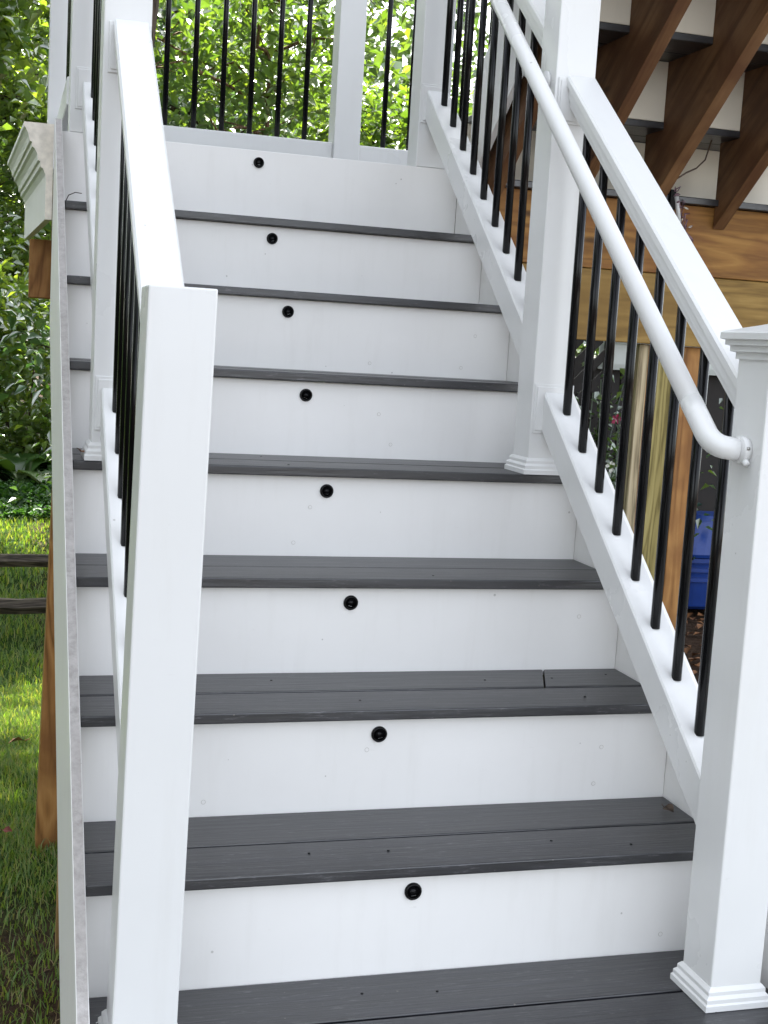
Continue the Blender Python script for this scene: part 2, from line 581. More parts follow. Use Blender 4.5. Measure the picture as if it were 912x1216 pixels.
def tube(pts, rad, n=8, bm=None, caps=True):
    nb = bmesh.new()
    pts = [Vector(p_) for p_ in pts]
    rads = rad if isinstance(rad, (list, tuple)) else [rad] * len(pts)
    rings = []
    ref = None
    for i, p_ in enumerate(pts):
        if i == 0:
            t_ = pts[1] - pts[0]
        elif i == len(pts) - 1:
            t_ = pts[-1] - pts[-2]
        else:
            t_ = (pts[i + 1] - pts[i]).normalized() + (pts[i] - pts[i - 1]).normalized()
        t_.normalize()
        if ref is None:
            ref = Vector((1, 0, 0)) if abs(t_.x) < 0.8 else Vector((0, 1, 0))
        a = (ref - t_ * ref.dot(t_)).normalized()
        ref = a
        bb = t_.cross(a)
        rings.append([nb.verts.new(p_ + (a * math.cos(k * 2 * math.pi / n) + bb * math.sin(k * 2 * math.pi / n)) * rads[i]) for k in range(n)])
    for a, c in zip(rings, rings[1:]):
        for i in range(n):
            nb.faces.new([a[i], a[(i + 1) % n], c[(i + 1) % n], c[i]])
    if caps:
        nb.faces.new(list(reversed(rings[0])))
        nb.faces.new(rings[-1])
    for f in nb.faces:
        f.smooth = True
    if bm is None:
        return nb
    return merge(bm, nb)


def lathe_y(prof, n=24):
    """profile [(radius, y)] revolved about the y axis at the origin"""
    nb = bmesh.new()
    rings = [[nb.verts.new((r * math.cos(k * 2 * math.pi / n), y, r * math.sin(k * 2 * math.pi / n))) for k in range(n)] for r, y in prof]
    for a, c in zip(rings, rings[1:]):
        for i in range(n):
            nb.faces.new([a[i], a[(i + 1) % n], c[(i + 1) % n], c[i]])
    nb.faces.new(rings[0])
    nb.faces.new(list(reversed(rings[-1])))
    return nb


def share(name, me, parent, loc):
    o = bpy.data.objects.new(name, me)
    C.objects.link(o)
    o.parent = parent
    o.location = Vector(loc) - wloc(parent)
    return o


# ------------------------------------------------------------------ ground
def build_ground():
    xs = np.concatenate([np.linspace(-60, -8, 14), np.linspace(-7, 7, 57), np.linspace(8, 60, 14)])
    ys = np.concatenate([np.linspace(-60, -6, 12), np.linspace(-5, 16, 85), np.linspace(17, 90, 18)])
    X, Y = np.meshgrid(xs, ys)
    Z = gz(X, Y)
    v = np.stack([X.ravel(), Y.ravel(), Z.ravel()], 1)
    nx = len(xs)
    f = []
    for j in range(len(ys) - 1):
        for i in range(nx - 1):
            a = j * nx + i
            f.append((a, a + 1, a + nx + 1, a + nx))
    me = bpy.data.meshes.new('ground')
    me.from_pydata(v.tolist(), [], f)
    for p_ in me.polygons:
        p_.use_smooth = True
    me.materials.append(M['ground'])
    o = bpy.data.objects.new('ground', me)
    C.objects.link(o)
    tag(o, kind='structure')


build_ground()
o = obj('path', box(-0.75, 0.9, -3.2, 0.02, -0.62, -0.385, 0.01), M['concrete'])
tag(o, kind='structure')
o = obj('bounce_slab', box(0.72, 6.0, -4.0, 1.25, -0.12, 0.03, 0.01), M['concrete'])  # unseen pale slab, added to bounce skylight up under the upper flight
tag(o, kind='structure')

# ------------------------------------------------------------------ main staircase
rng = random.Random(4)
stair = thing('staircase', (0.03, 0.0, -0.4), 'white-risered flight of charcoal composite steps climbing to the landing', 'staircase')
BW = 0.1335     # board width
for k in range(-1, 8):
    y0 = k * T
    z1 = k * R
    yb = (k + 1) * T + OV           # face of the next riser
    jt = y0 + 0.129
    for bi, (a, c) in enumerate(((y0, jt - 0.0034), (jt + 0.0034, yb - 0.0015))):
        z0b, z1b = z1 - NOSE + rng.uniform(0, 0.0006), z1 + rng.uniform(-0.0008, 0.0004)
        if k == 2 and bi == 1:                 # this back board is two pieces with a skewed butt joint
            for side in (0, 1):
                nb = box(XL + 0.0008, XR - 0.0008, a, c, z0b, z1b)
                for v in nb.verts:
                    xj = 0.418 if v.co.y > (a + c) / 2 else 0.366
                    if side == 0 and v.co.x > 0: v.co.x = xj - 0.0015
                    if side == 1 and v.co.x < 0: v.co.x = xj + 0.0015
                bev(nb, 0.0025, 2)
                obj('tread_board', nb, M['deck'], stair)
        else:
            obj('tread_board', box(XL + 0.0008, XR - 0.0008, a, c, z0b, z1b, 0.0022, 2), M['deck'], stair)
for k in range(-1, 8):
    y = (k + 1) * T + OV
    top = (k + 1) * R - NOSE - 0.0008 if k < 7 else LZ + 0.012
    obj('riser', box(XL + 0.001, XR - 0.001, y, y + 0.018, k * R - 0.012 if k > -1 else -0.385, top, 0.0008), M['pvc'], stair)
# screw plugs in the risers (faint circles)
plugs = []
pr = random.Random(11)
for k in range(0, 6):
    y = (k + 1) * T + OV
    for x in (-0.30, -0.05, 0.20, 0.46):
        for dz in (0.03, 0.105):
            if pr.random() < 0.38:
                plugs.append((x + pr.uniform(-.03, .03), y, k * R + dz + pr.uniform(-.006, .006)))
bm0 = lathe_y([(0.0034, 0.0), (0.0034, -0.0006), (0.0026, -0.0007)], 10)
me_plug = bpy.data.meshes.new('screw_plug')
bm0.to_mesh(me_plug); bm0.free()
me_plug.materials.append(M['pvc'])
M['ringdirt'] = simple('grimy_plug_edge', (0.54, 0.52, 0.48), 0.8)
nb = bmesh.new()
ra = [nb.verts.new((0.0042 * math.cos(i * math.pi / 8), -0.0004, 0.0042 * math.sin(i * math.pi / 8))) for i in range(16)]
rb = [nb.verts.new((0.0034 * math.cos(i * math.pi / 8), -0.0005, 0.0034 * math.sin(i * math.pi / 8))) for i in range(16)]
for i in range(16):
    nb.faces.new([ra[i], ra[(i + 1) % 16], rb[(i + 1) % 16], rb[i]])
me_rng = bpy.data.meshes.new('plug_edge')
nb.to_mesh(me_rng); nb.free()
me_rng.materials.append(M['ringdirt'])
for q in plugs:
    pg_ = share('screw_plug', me_plug, stair, q)
    share('plug_edge', me_rng, pg_, q)
# deck screws, small dark heads
bm0 = bmesh.new()
bmesh.ops.create_cone(bm0, cap_ends=True, segments=8, radius1=0.0026, radius2=0.0022, depth=0.0008)
me_scr = bpy.data.meshes.new('deck_screw')
bm0.to_mesh(me_scr); bm0.free()
me_scr.materials.append(M['blackdull'])
for k in range(0, 5):
    for x in (-0.13, 0.0, 0.22, 0.44, 0.55):
        for dy in (0.06, 0.2):
            if pr.random() < 0.55:
                share('deck_screw', me_scr, stair, (x + pr.uniform(-.05, .05), k * T + dy + pr.uniform(-.02, .02), k * R + 0.0006))
# left skirt: white board with a weathered grey cut top edge
SK0, SK1 = -0.5465, -0.5285
bm = prism_x(slope_poly(-0.35, 1.985, -0.50, 0.026), SK0, SK1, 0.0012)
sk = obj('skirt_board', bm, None, stair, mats=[M['pvc'], M['raw']])
for p_ in sk.data.polygons:
    n_ = p_.normal
    if n_.z > 0.6 and p_.area > 0.005:
        p_.material_index = 1
sk['label'] = 'white skirt board with weathered grey top edge'
# right side panel (inner face closes the ends of the treads)
obj('side_panel', prism_x(slope_poly(-0.35, 1.985, -0.40, 0.078), XR, XR + 0.018, 0.001), M['pvc'], stair)
# carrying stringers hidden under the treads
for x in (-0.50, 0.02, 0.53):
    obj('stringer', prism_x(slope_poly(-0.25, 1.96, -0.44, -0.225), x, x + 0.038), M['stringer'], stair)
# timber leg close under the skirt
obj('support_leg', box(-0.512, -0.43, 1.40, 1.44, -0.75, 0.60, 0.002), M['post_tan'], stair)

# ------------------------------------------------------------------ step lights
light_x = 0.0
words = ['lowest', 'second lowest', 'third lowest', 'fourth lowest', 'fourth highest', 'third highest', 'second highest', 'topmost']
bm0 = lathe_y([(0.0128, 0.004), (0.0128, -0.003), (0.0118, -0.0052), (0.0098, -0.0056), (0.0092, -0.0046)], 28)
me_ring = bpy.data.meshes.new('trim_ring')
for f in bm0.faces: f.smooth = True
bm0.to_mesh(me_ring); bm0.free(); me_ring.materials.append(M['black'])
bm0 = bmesh.new()
bmesh.ops.create_uvsphere(bm0, u_segments=20, v_segments=10, radius=0.0094)
for v in bm0.verts:
    v.co.y = min(v.co.y, 0) * 0.06 - 0.0030
for f in bm0.faces: f.smooth = True
me_dome = bpy.data.meshes.new('dome')
bm0.to_mesh(me_dome); bm0.free(); me_dome.materials.append(M['blackdull'])
me_lens = bpy.data.meshes.new('lens')
bm0 = box(-0.0040, 0.0040, -0.0046, -0.0030, -0.0062, -0.0047, 0.0005)
bm0.to_mesh(me_lens); bm0.free(); me_lens.materials.append(M['lens'])
for k in range(1, 9):
    z = k * R - 0.0195 - 0.0313 + (0.02 + 0.0105 if k == 8 else 0)
    y = k * T + OV
    lt = thing('step_light', (light_x, y, z), 'small round black step light in the %s white riser' % words[k - 1], 'step light', 'step lights in the risers')
    share('trim_ring', me_ring, lt, (light_x, y, z)).scale = (1.14, 1, 1.14)
    share('dome', me_dome, lt, (light_x, y, z)).scale = (1.14, 1, 1.14)
    share('lens', me_lens, lt, (light_x, y, z)).scale = (1.14, 1, 1.14)
    lt.rotation_euler = (pr.uniform(-.05, .05), pr.uniform(-.35, .35), pr.uniform(-.04, .04))

# ------------------------------------------------------------------ railings
PW = 0.0455


def base_mould(x, y, z, parent, pw=PW):
    bm = squares(x, y, [(pw + 0.013, z + 0.0006), (pw + 0.013, z + 0.010), (pw + 0.0105, z + 0.0125), (pw + 0.0105, z + 0.019),
                        (pw + 0.006, z + 0.024), (pw + 0.006, z + 0.030), (pw + 0.001, z + 0.036)])
    obj('base_moulding', bm, M['vinyl'], parent)


def post(x, y, z0, z1, parent, cap=True, base=True):
    """x,y = centre"""
    po = obj('post', box(x - PW, x + PW, y - PW, y + PW, z0 + 0.0006, z1, 0.0025, 2), M['vinyl'], parent)
    if base:
        base_mould(x, y, z0, po)
    if cap:
        h = PW
        bm = squares(x, y, [(h + 0.0035, z1 - 0.030), (h + 0.0035, z1 - 0.020), (h + 0.0105, z1 - 0.0185), (h + 0.0105, z1 - 0.010), (h + 0.0165, z1 - 0.0085),
                            (h + 0.0165, z1 - 0.001), (h + 0.0225, z1 + 0.0005), (h + 0.0225, z1 + 0.010), (h + 0.019, z1 + 0.0125), (0.003, z1 + 0.030)])
        obj('cap', bm, M['vinyl'], po)
    return po


def baluster(parent, x, y, z0, z1, me_cache={}):
    L = round(z1 - z0, 3)
    if L not in me_cache:
        bm = tube([(0, 0, 0), (0, 0, L)], 0.0092, 12)
        me = bpy.data.meshes.new('baluster')
        bm.to_mesh(me); bm.free()
        me.materials.append(M['black'])
        me_cache[L] = me
    o = bpy.data.objects.new('baluster', me_cache[L])
    C.objects.link(o)
    o.parent = parent
    o.location = Vector((x, y, z0)) - wloc(parent)
    return o


def slope_rails(parent, xc, y0, y1, ctop, cbot, ys, xt=None, hw=0.033):
    xt = xc if xt is None else xt
    # bottom rail
    obj('bottom_rail', prism_x(slope_poly(y0, y1, cbot - 0.086, cbot), xc - hw, xc + hw, 0.003), M['vinyl'], parent)
    # top rail: wide cap over a narrower web
    w = 0.0345
    bm = prism_x(slope_poly(y0, y1, ctop - 0.026, ctop), xt - w, xt + w, 0.004)
    prism_x(slope_poly(y0, y1, ctop - 0.050, ctop - 0.0265), xt - w + 0.006, xt + w - 0.006, 0.002, bm)
    prism_x(slope_poly(y0, y1, ctop - 0.066, ctop - 0.0505), xt - w + 0.010, xt + w - 0.010, 0.002, bm)
    obj('top_rail', bm, M['vinyl'], parent)
    for y in ys:
        baluster(parent, xc, y, S * y + cbot - 0.004, S * y + ctop - 0.06)


def bracket(parent, xc, y, zc, h=0.052, w=0.040):
    """stepped rectangular rail socket on the front face (y) of a post"""
    bm = box(xc - w, xc + w, y - 0.0035, y - 0.0004, zc - h, zc + h, 0.001)
    box(xc - w + 0.005, xc + w - 0.005, y - 0.0062, y - 0.0036, zc - h + 0.006, zc + h - 0.006, 0.0012, bm=bm)
    obj('rail_bracket', bm, M['vinyl'], parent)


lower_ys = [0.273, 0.367, 0.461, 0.555, 0.649, 0.743, 0.837, 0.930]
upper_ys = [1.180, 1.272, 1.360, 1.450, 1.547, 1.640, 1.734, 1.830, 1.920]
# right side
rr_ = thing('stair_railing', (0.49, 0.11, 0.0), 'white railing with black round balusters on the right side of the steps', 'railing', 'white railings with black balusters')
p1 = post(0.4897, 0.1115, 0.0, 1.064, rr_)
p2 = post(0.493, 1.034, 4 * R, 4 * R + 1.16, rr_)
p3 = post(0.4985, 2.031, LZ + 0.0125, LZ + 1.20, rr_, base=False)
slope_rails(rr_, 0.505, 0.158, 0.9878, 0.850, 0.180, lower_ys, 0.506)
slope_rails(rr_, 0.505, 1.0802, 1.9848, 0.865, 0.211, upper_ys, 0.506)
bracket(rr_, 0.497, 0.9885, S * 0.9878 + 0.140, 0.054, 0.046)
bracket(rr_, 0.498, 0.9885, S * 0.9878 + 0.795, 0.048, 0.044)
bracket(rr_, 0.500, 1.9855, S * 1.985 + 0.171, 0.054, 0.043)
# left side
lr_ = thing('stair_railing', (-0.451, 0.11, 0.0), 'white railing with capless front post on the left side of the steps', 'railing', 'white railings with black balusters')
lp_ = post(-0.4525, 0.1115, 0.0, 1.083, lr_, cap=False)
for v in lp_.data.vertices:          # the capless post stands a little out of plumb
    v.co.x += 0.0135 * v.co.z
post(-0.446, 1.034, 4 * R, 4 * R + 1.16, lr_)
post(-0.464, 2.031, LZ + 0.0125, LZ + 1.20, lr_, base=False)
slope_rails(lr_, -0.448, 0.158, 0.9878, 0.850, 0.145, lower_ys, -0.439, 0.027)
slope_rails(lr_, -0.451, 1.0802, 1.9848, 0.865, 0.130, upper_ys, -0.445, 0.027)
bracket(lr_, -0.448, 0.9885, S * 0.9878 + 0.110, 0.054, 0.039)
bracket(lr_, -0.442, 0.9885, S * 0.9878 + 0.795, 0.048, 0.040)
bracket(lr_, -0.455, 1.9855, S * 1.985 + 0.110, 0.054, 0.041)

# landing railing: left side run and back run
BY = 2.835
lg = thing('landing_railing', (0.2, BY, LZ), 'white railing with black balusters along the far edge of the landing', 'railing', 'white railings with black balusters')
for x in (-0.498, 0.447, 1.10, 1.72):
    post(x, BY, LZ, LZ + 1.16, lg)
for xa, xb in ((-0.4520, 0.4010), (0.4930, 1.0540), (1.1460, 1.6740)):
    obj('bottom_rail', box(xa, xb, BY - 0.03, BY + 0.03, LZ + 0.085, LZ + 0.178, 0.003), M['vinyl'], lg)
    obj('top_rail', box(xa, xb, BY - 0.037, BY + 0.037, LZ + 0.98, LZ + 1.04, 0.004), M['vinyl'], lg)
    n_ = int(round((xb - xa) / 0.0925)) - 1
    for i in range(n_):
        baluster(lg, xa + (xb - xa) * (i + 1) / (n_ + 1), BY, LZ + 0.174, LZ + 0.982)
obj('bottom_rail', box(-0.515, -0.455, 2.0785, BY - 0.0465, LZ + 0.095, LZ + 0.170, 0.003), M['vinyl'], lg)
obj('top_rail', box(-0.522, -0.448, 2.0785, BY - 0.0465, LZ + 0.98, LZ + 1.04, 0.004), M['vinyl'], lg)
for i in range(7):
    baluster(lg, -0.485, 2.165 + i * 0.088, LZ + 0.166, LZ + 0.982)

# ------------------------------------------------------------------ round handrail on the right railing
hr = thing('handrail', (0.39, 0.11, 0.89), 'round white pipe handrail bending into the right front post', 'handrail')
HX = 0.392
HS = 0.826                       # the pipe runs a touch steeper than the flight
hz = lambda y: 0.920 + HS * (y - 0.149)
pr_ = 0.0172
obj('pipe', tube([(HX, 0.195, hz(0.195)), (HX, 1.06, hz(1.06)), (HX, 1.93, hz(1.93))], pr_, 20), M['vinyl'], hr)
zend = 0.8945
yend = 0.113
P0 = Vector((HX, 0.200, hz(0.200)))
P1 = Vector((HX + 0.001, 0.126, 0.899))
P2 = Vector((0.432, yend, zend))
q0 = P0.lerp(P1, 0.70)
q2 = P1.lerp(P2, 0.55)
pts = [P0, P0.lerp(P1, 0.35)]
for i in range(9):
    t_ = i / 8
    pts.append(q0 * (1 - t_) ** 2 + P1 * 2 * t_ * (1 - t_) + q2 * t_ ** 2)
pts.append(P2)
obj('elbow', tube(pts, 0.0180, 20), M['vinyl'], hr)
bm = tube([(0.4295, yend, zend), (0.4315, yend, zend), (0.4318, yend, zend), (0.4436, yend, zend)], [0.0178, 0.0205, 0.0215, 0.0215], 24)
fl = obj('flange', bm, M['vinyl'], hr)
obj('screw', tube([(0.436, yend - 0.0208, zend + 0.004), (0.436, yend - 0.0232, zend + 0.004)], 0.0028, 8), M['steel'], fl)
obj('screw_lug', tube([(0.436, yend - 0.014, zend - 0.016), (0.436, yend - 0.021, zend - 0.0208)], 0.0055, 10), M['vinyl'], fl)
for yb_ in (1.035, 1.90):
    zb = hz(yb_)
    bm = tube([(HX, yb_, zb - 0.014), (HX + 0.004, yb_, zb - 0.034), (HX + 0.022, yb_, zb - 0.046), (0.446, yb_, zb - 0.047)], 0.0075, 10)
    tube([(0.4405, yb_, zb - 0.047), (0.4468, yb_, zb - 0.047)], 0.022, 16, bm)
    obj('wall_bracket', bm, M['vinyl'], hr)

# ------------------------------------------------------------------ landing
ld = thing('landing', (0.6, 2.45, 1.1), 'raised timber landing between the two flights with golden pine rim beams', 'landing')
yb0 = 2.006
nb_ = 6
bw = (2.90 - yb0) / nb_
for i in range(nb_):
    obj('deck_board', box(-0.52, 1.78, yb0 + i * bw + 0.002, yb0 + (i + 1) * bw - 0.002, LZ - 0.021, LZ - 0.001, 0.002), M['deck'], ld)
obj('deck_board', box(0.605, 1.78, 1.955, yb0 - 0.001, LZ - 0.021, LZ - 0.001, 0.002), M['deck'], ld)
obj('rim_beam', box(0.602, 1.80, 1.980, 2.018, 1.2885, LZ - 0.0225, 0.002), M['beam'], ld)
obj('rim_beam', box(0.602, 1.80, 1.983, 2.021, 1.074, 1.2865, 0.002), M['beam2'], ld)
obj('rim_beam', box(-0.52, 1.80, 2.86, 2.898, 1.29, LZ - 0.0225, 0.002), M['beam'], ld)
for i in range(6):
    xj = -0.45 + i * 0.42
    obj('joist', box(xj, xj + 0.038, 2.022, 2.858, 1.33, LZ - 0.0225), M['stringer'], ld)
obj('cross_beam', box(-0.592, 1.75, 2.66, 2.735, 1.105, 1.288, 0.003), M['post_orange'], ld)
# left fascia with crown moulding (slightly splayed), profile in x-z, runs along y
def crown(y0, y1, dx):
    prof = [(-0.6245, 1.548), (-0.6245, 1.536), (-0.619, 1.531), (-0.612, 1.516), (-0.609, 1.500), (-0.603, 1.498), (-0.603, 1.486), (-0.596, 1.482), (-0.589, 1.468),
            (-0.587, 1.452), (-0.581, 1.450), (-0.581, 1.436), (-0.574, 1.432), (-0.567, 1.416), (-0.566, 1.400), (-0.566, 1.300), (-0.548, 1.300), (-0.548, 1.548)]
    nb = bmesh.new()
    a = [nb.verts.new((x, y0, z)) for x, z in prof]
    c = [nb.verts.new((x + dx, y1, z)) for x, z in prof]
    n = len(prof)
    nb.faces.new(a)
    nb.faces.new(list(reversed(c)))
    for i in range(n):
        nb.faces.new([a[i], a[(i + 1) % n], c[(i + 1) % n], c[i]])
    return nb
M['rawend'] = simple('raw_cut_end', (0.76, 0.70, 0.61), 0.8, bump=0.3, bscale=50, var=0.15)
cf = obj('fascia', crown(1.99, 2.93, -0.040), None, ld, mats=[M['pvc'], M['rawend']])
for p_ in cf.data.polygons:
    if p_.normal.y < -0.9:
        p_.material_index = 1
# the timber legs
def leg(name_, x0, x1, y0, y1, z0, z1, mt):
    return obj(name_, box(x0, x1, y0, y1, z0, z1, 0.003), M[mt], ld)
lgp = leg('support_post', -0.545, -0.455, 2.07, 2.16, -0.85, 1.10, 'post_orange')
for v in lgp.data.vertices:
    v.co.x += 0.021 * (v.co.z + 1.6)
leg('support_post', 1.226, 1.258, 2.03, 2.12, -0.1, 1.073, 'post_pale')
leg('support_post', 1.264, 1.296, 2.08, 2.15, -0.1, 1.073, 'post_orange')
leg('support_post', 1.302, 1.372, 2.06, 2.15, -0.1, 1.073, 'post_green')
leg('support_post', 1.378, 1.446, 2.03, 2.12, -0.1, 1.073, 'post_orange')

# ------------------------------------------------------------------ upper flight (climbs back towards the camera)
uf = thing('upper_staircase', (1.15, 2.1, LZ), 'upper flight seen from below with brown timber stringers and cream riser backs', 'staircase')
Y1 = 2.135
def rev_poly(y0, y1, c0, c1):
    f = lambda y: LZ + S * (1.98 - y)
    return [(y0, f(y0) + c0), (y1, f(y1) + c0), (y1, f(y1) + c1), (y0, f(y0) + c1)]
X0, X1 = 0.645, 1.735
NS = 8
for j in range(NS):
    yj = Y1 - j * T
    zj = LZ + j * R
    obj('riser', box(X0, X1, yj - 0.018, yj, zj + 0.001, zj + R - NOSE - 0.001, 0.0008), M['pvc_back'], uf)
    if j:
        ya, yb2 = yj - 0.022, yj + T + 0.02
        ym = (ya + yb2) / 2
        obj('tread_board', box(X0, X1, ya, ym - 0.002, zj - NOSE, zj, 0.002), M['deck'], uf)
        obj('tread_board', box(X0, X1, ym + 0.002, yb2, zj - NOSE, zj, 0.002), M['deck'], uf)
def saw_stringer(x0, x1, mt):
    """cut stringer: straight lower edge, stepped upper edge"""
    lo = lambda y: LZ + S * (1.98 - y) - 0.09
    ytop = Y1 - NS * T + 0.03
    poly = [(ytop, lo(ytop)), (1.9755, lo(1.9755)), (1.9755, LZ - 0.003)]
    # up the steps from the bottom
    poly.append((Y1 - 0.0195, LZ - 0.003)) if False else None
    for j in range(1, NS + 1):
        yj = Y1 - (j - 1) * T - 0.0195
        z_under = LZ + j * R - NOSE - 0.0015
        if j == 1:
            yj = 1.9755
        else:
            poly.append((yj, LZ + (j - 1) * R - NOSE - 0.0015))
        poly.append((yj, z_under))
    poly.append((ytop, LZ + NS * R - NOSE - 0.0015))
    return prism_x(poly, x0, x1, 0.0)
for xs_ in (0.66, 0.911, 1.160, 1.410, 1.665):
    obj('stringer', saw_stringer(xs_, xs_ + 0.037, None), M['stringer'], uf)
obj('skirt_board', prism_x(rev_poly(Y1 - NS * T, 2.02, -0.004, 0.30), 0.624, 0.642, 0.001), M['pvc'], uf)
# light cable and string lights hanging off the flight
cb = [(1.449, 1.80, 1.87), (1.43, 1.84, 1.80), (1.386, 1.95, 1.758), (1.362, 1.95, 1.681), (1.349, 1.95, 1.631), (1.322, 1.95, 1.604), (1.29, 1.95, 1.588), (1.258, 1.95, 1.566), (1.246, 1.95, 1.545)]
o = obj('cable', tube(cb, 0.0026, 6), M['cable'])
tag(o, 'thin brown cable drooping beneath the upper flight stringers', 'cable')
sl = thing('string_lights', (1.27, 1.95, 1.36), 'bundle of small string lights hanging in front of the golden beam', 'string lights')
sr = random.Random(8)
pts = []
for i in range(46):
    t_ = i / 45
    pts.append((1.252 + 0.075 * t_ + sr.uniform(-.014, .014), 1.948 + sr.uniform(-.014, .014), 1.545 - 0.16 * t_ + sr.uniform(-.022, .022)))
obj('wire', tube(pts, 0.0017, 5), M['cord_purple'], sl)
pts = [(1.262, 1.955, 1.54), (1.266, 1.952, 1.49), (1.285, 1.95, 1.45), (1.30, 1.95, 1.415), (1.292, 1.95, 1.40), (1.327, 1.955, 1.385), (1.335, 1.955, 1.345), (1.350, 1.955, 1.31), (1.345, 1.955, 1.27)]
obj('wire', tube(pts, 0.0022, 5), M['cable'], sl)
for i in range(14):
    q = Vector((1.26 + 0.075 * i / 13 + sr.uniform(-.018, .018), 1.945 + sr.uniform(-.012, .01), 1.52 - 0.19 * i / 13 + sr.uniform(-.012, .012)))
    dd = Vector((sr.uniform(-1, 1), sr.uniform(-.6, .2), sr.uniform(-1, 1))).normalized() * 0.011
    obj('bulb', tube([q, q + dd * 0.5, q + dd, q + dd * 1.35], [0.0022, 0.0030, 0.0024, 0.0004], 7), M['bulb'] if i % 2 else M['cord_purple'], sl)
obj('clip', tube([(1.262, 1.947, 1.515), (1.278, 1.945, 1.44)], [0.008, 0.006], 8), M['lens'], sl)
obj('socket_block', box(1.24, 1.262, 1.945, 1.965, 1.475, 1.535, 0.003), M['blackdull'], sl)

# ------------------------------------------------------------------ under the landing
sh_ = thing('garden_shed', (2.6, 4.0, 0.0), 'low dark boarded shed with a pale gutter behind the landing posts', 'shed')
SY = 3.62
for i in range(28):
    x = 1.01 + i * 0.135
    obj('wall_board', box(x, x + 0.131, SY, SY + 0.02, -0.15, 0.99 + 0.0008 * (i % 3), 0.002), M['dirtyblack'], sh_)
# gutter: half round trough with a rolled lip
prof = [(3.53, 1.098), (3.523, 1.092), (3.530, 1.086), (3.536, 1.084), (3.541, 1.060), (3.546, 1.000), (3.556, 0.975), (3.612, 0.975), (3.612, 1.10), (3.606, 1.10), (3.606, 0.984), (3.560, 0.984), (3.553, 1.004), (3.547, 1.098)]
obj('gutter', prism_x(prof, 1.835, 4.9), M['gutter'], sh_)
obj('gutter_end', tube([(1.815, 3.535, 1.090), (1.835, 3.535, 1.090)], 0.009, 10), M['gutter'], sh_)
obj('roof', prism_x([(3.50, 1.104), (5.6, 1.45), (5.6, 1.48), (3.50, 1.134)], 1.85, 4.95), M['dirtyblack'], sh_)
# dark lattice screen
lt_ = thing('lattice_screen', (1.5, 3.3, -0.1), 'dark brown diagonal lattice panel beside the shed', 'lattice')
for s_ in (-1, 1):
    for i in range(15):
        c0 = 1.02 + i * 0.085
        # clip diagonal slat to the panel rectangle x 1.25..1.86, z 0..1.1
        pts_ = []
        for z in np.linspace(0.0, 1.1, 24):
            x = c0 - 0.3 + s_ * (z - 0.55)
            if 1.27 <= x <= 1.735:
                pts_.append((x, z))
        if len(pts_) < 2:
            continue
        (xa, za), (xb, zb) = pts_[0], pts_[-1]
        nb = bmesh.new()
        dx, dz = xb - xa, zb - za
        L = math.hypot(dx, dz)
        nx_, nz_ = -dz / L * 0.017, dx / L * 0.017
        yy = 3.30 + (0.0 if s_ > 0 else 0.009)
        vs = []
        for y in (yy, yy + 0.008):
            for q in ((xa + nx_, za + nz_), (xb + nx_, zb + nz_), (xb - nx_, zb - nz_), (xa - nx_, za - nz_)):
                vs.append(nb.verts.new((q[0], y, q[1])))
        nb.faces.new(vs[:4]); nb.faces.new(list(reversed(vs[4:])))
        for k in range(4):
            nb.faces.new([vs[k], vs[(k + 1) % 4], vs[4 + (k + 1) % 4], vs[4 + k]])
        obj('slat', nb, M['dirtyblack'], lt_)
obj('frame', box(1.235, 1.275, 3.29, 3.325, -0.1, 1.14, 0.002), M['dirtyblack'], lt_)
obj('frame', box(1.72, 1.752, 3.29, 3.325, -0.1, 1.14, 0.002), M['dirtyblack'], lt_)
obj('frame', box(1.276, 1.719, 3.291, 3.324, 1.10, 1.139, 0.002), M['dirtyblack'], lt_)
# blue storage tub
bn = thing('storage_tub', (2.1, 3.0, 0.04), 'blue plastic storage tub with ribbed side standing on the bare soil', 'tub')
def tub_shell(cx, cy, prof):
    nb = bmesh.new()
    rings = []
    for hx, hy, z in prof:
        ring = []
        for k in range(32):
            a = k * 2 * math.pi / 32
            ca, sa = math.cos(a), math.sin(a)
            e = 0.35
            ring.append(nb.verts.new((cx + hx * math.copysign(abs(ca) ** e, ca), cy + hy * math.copysign(abs(sa) ** e, sa), z)))
        rings.append(ring)
    for a, c in zip(rings, rings[1:]):
        for i in range(32):
            nb.faces.new([a[i], a[(i + 1) % 32], c[(i + 1) % 32], c[i]])
    nb.faces.new(rings[0]); nb.faces.new(list(reversed(rings[-1])))
    return nb
tp = [(0.20, 0.15, 0.045), (0.222, 0.17, 0.06), (0.232, 0.178, 0.16), (0.246, 0.192, 0.163), (0.246, 0.192, 0.178), (0.234, 0.18, 0.181), (0.236, 0.182, 0.200), (0.250, 0.196, 0.203),
      (0.250, 0.196, 0.218), (0.238, 0.184, 0.221), (0.240, 0.186, 0.238), (0.256, 0.202, 0.241), (0.256, 0.202, 0.258), (0.24, 0.186, 0.26)]
obj('body', tub_shell(2.16, 3.08, tp), M['blue'], bn)
obj('lid', tub_shell(2.16, 3.08, [(0.258, 0.204, 0.2615), (0.262, 0.208, 0.275), (0.25, 0.196, 0.30), (0.16, 0.13, 0.395), (0.10, 0.08, 0.415)]), M['blue'], bn)

# ------------------------------------------------------------------ leaf meshes
NP = np.random.default_rng(12)


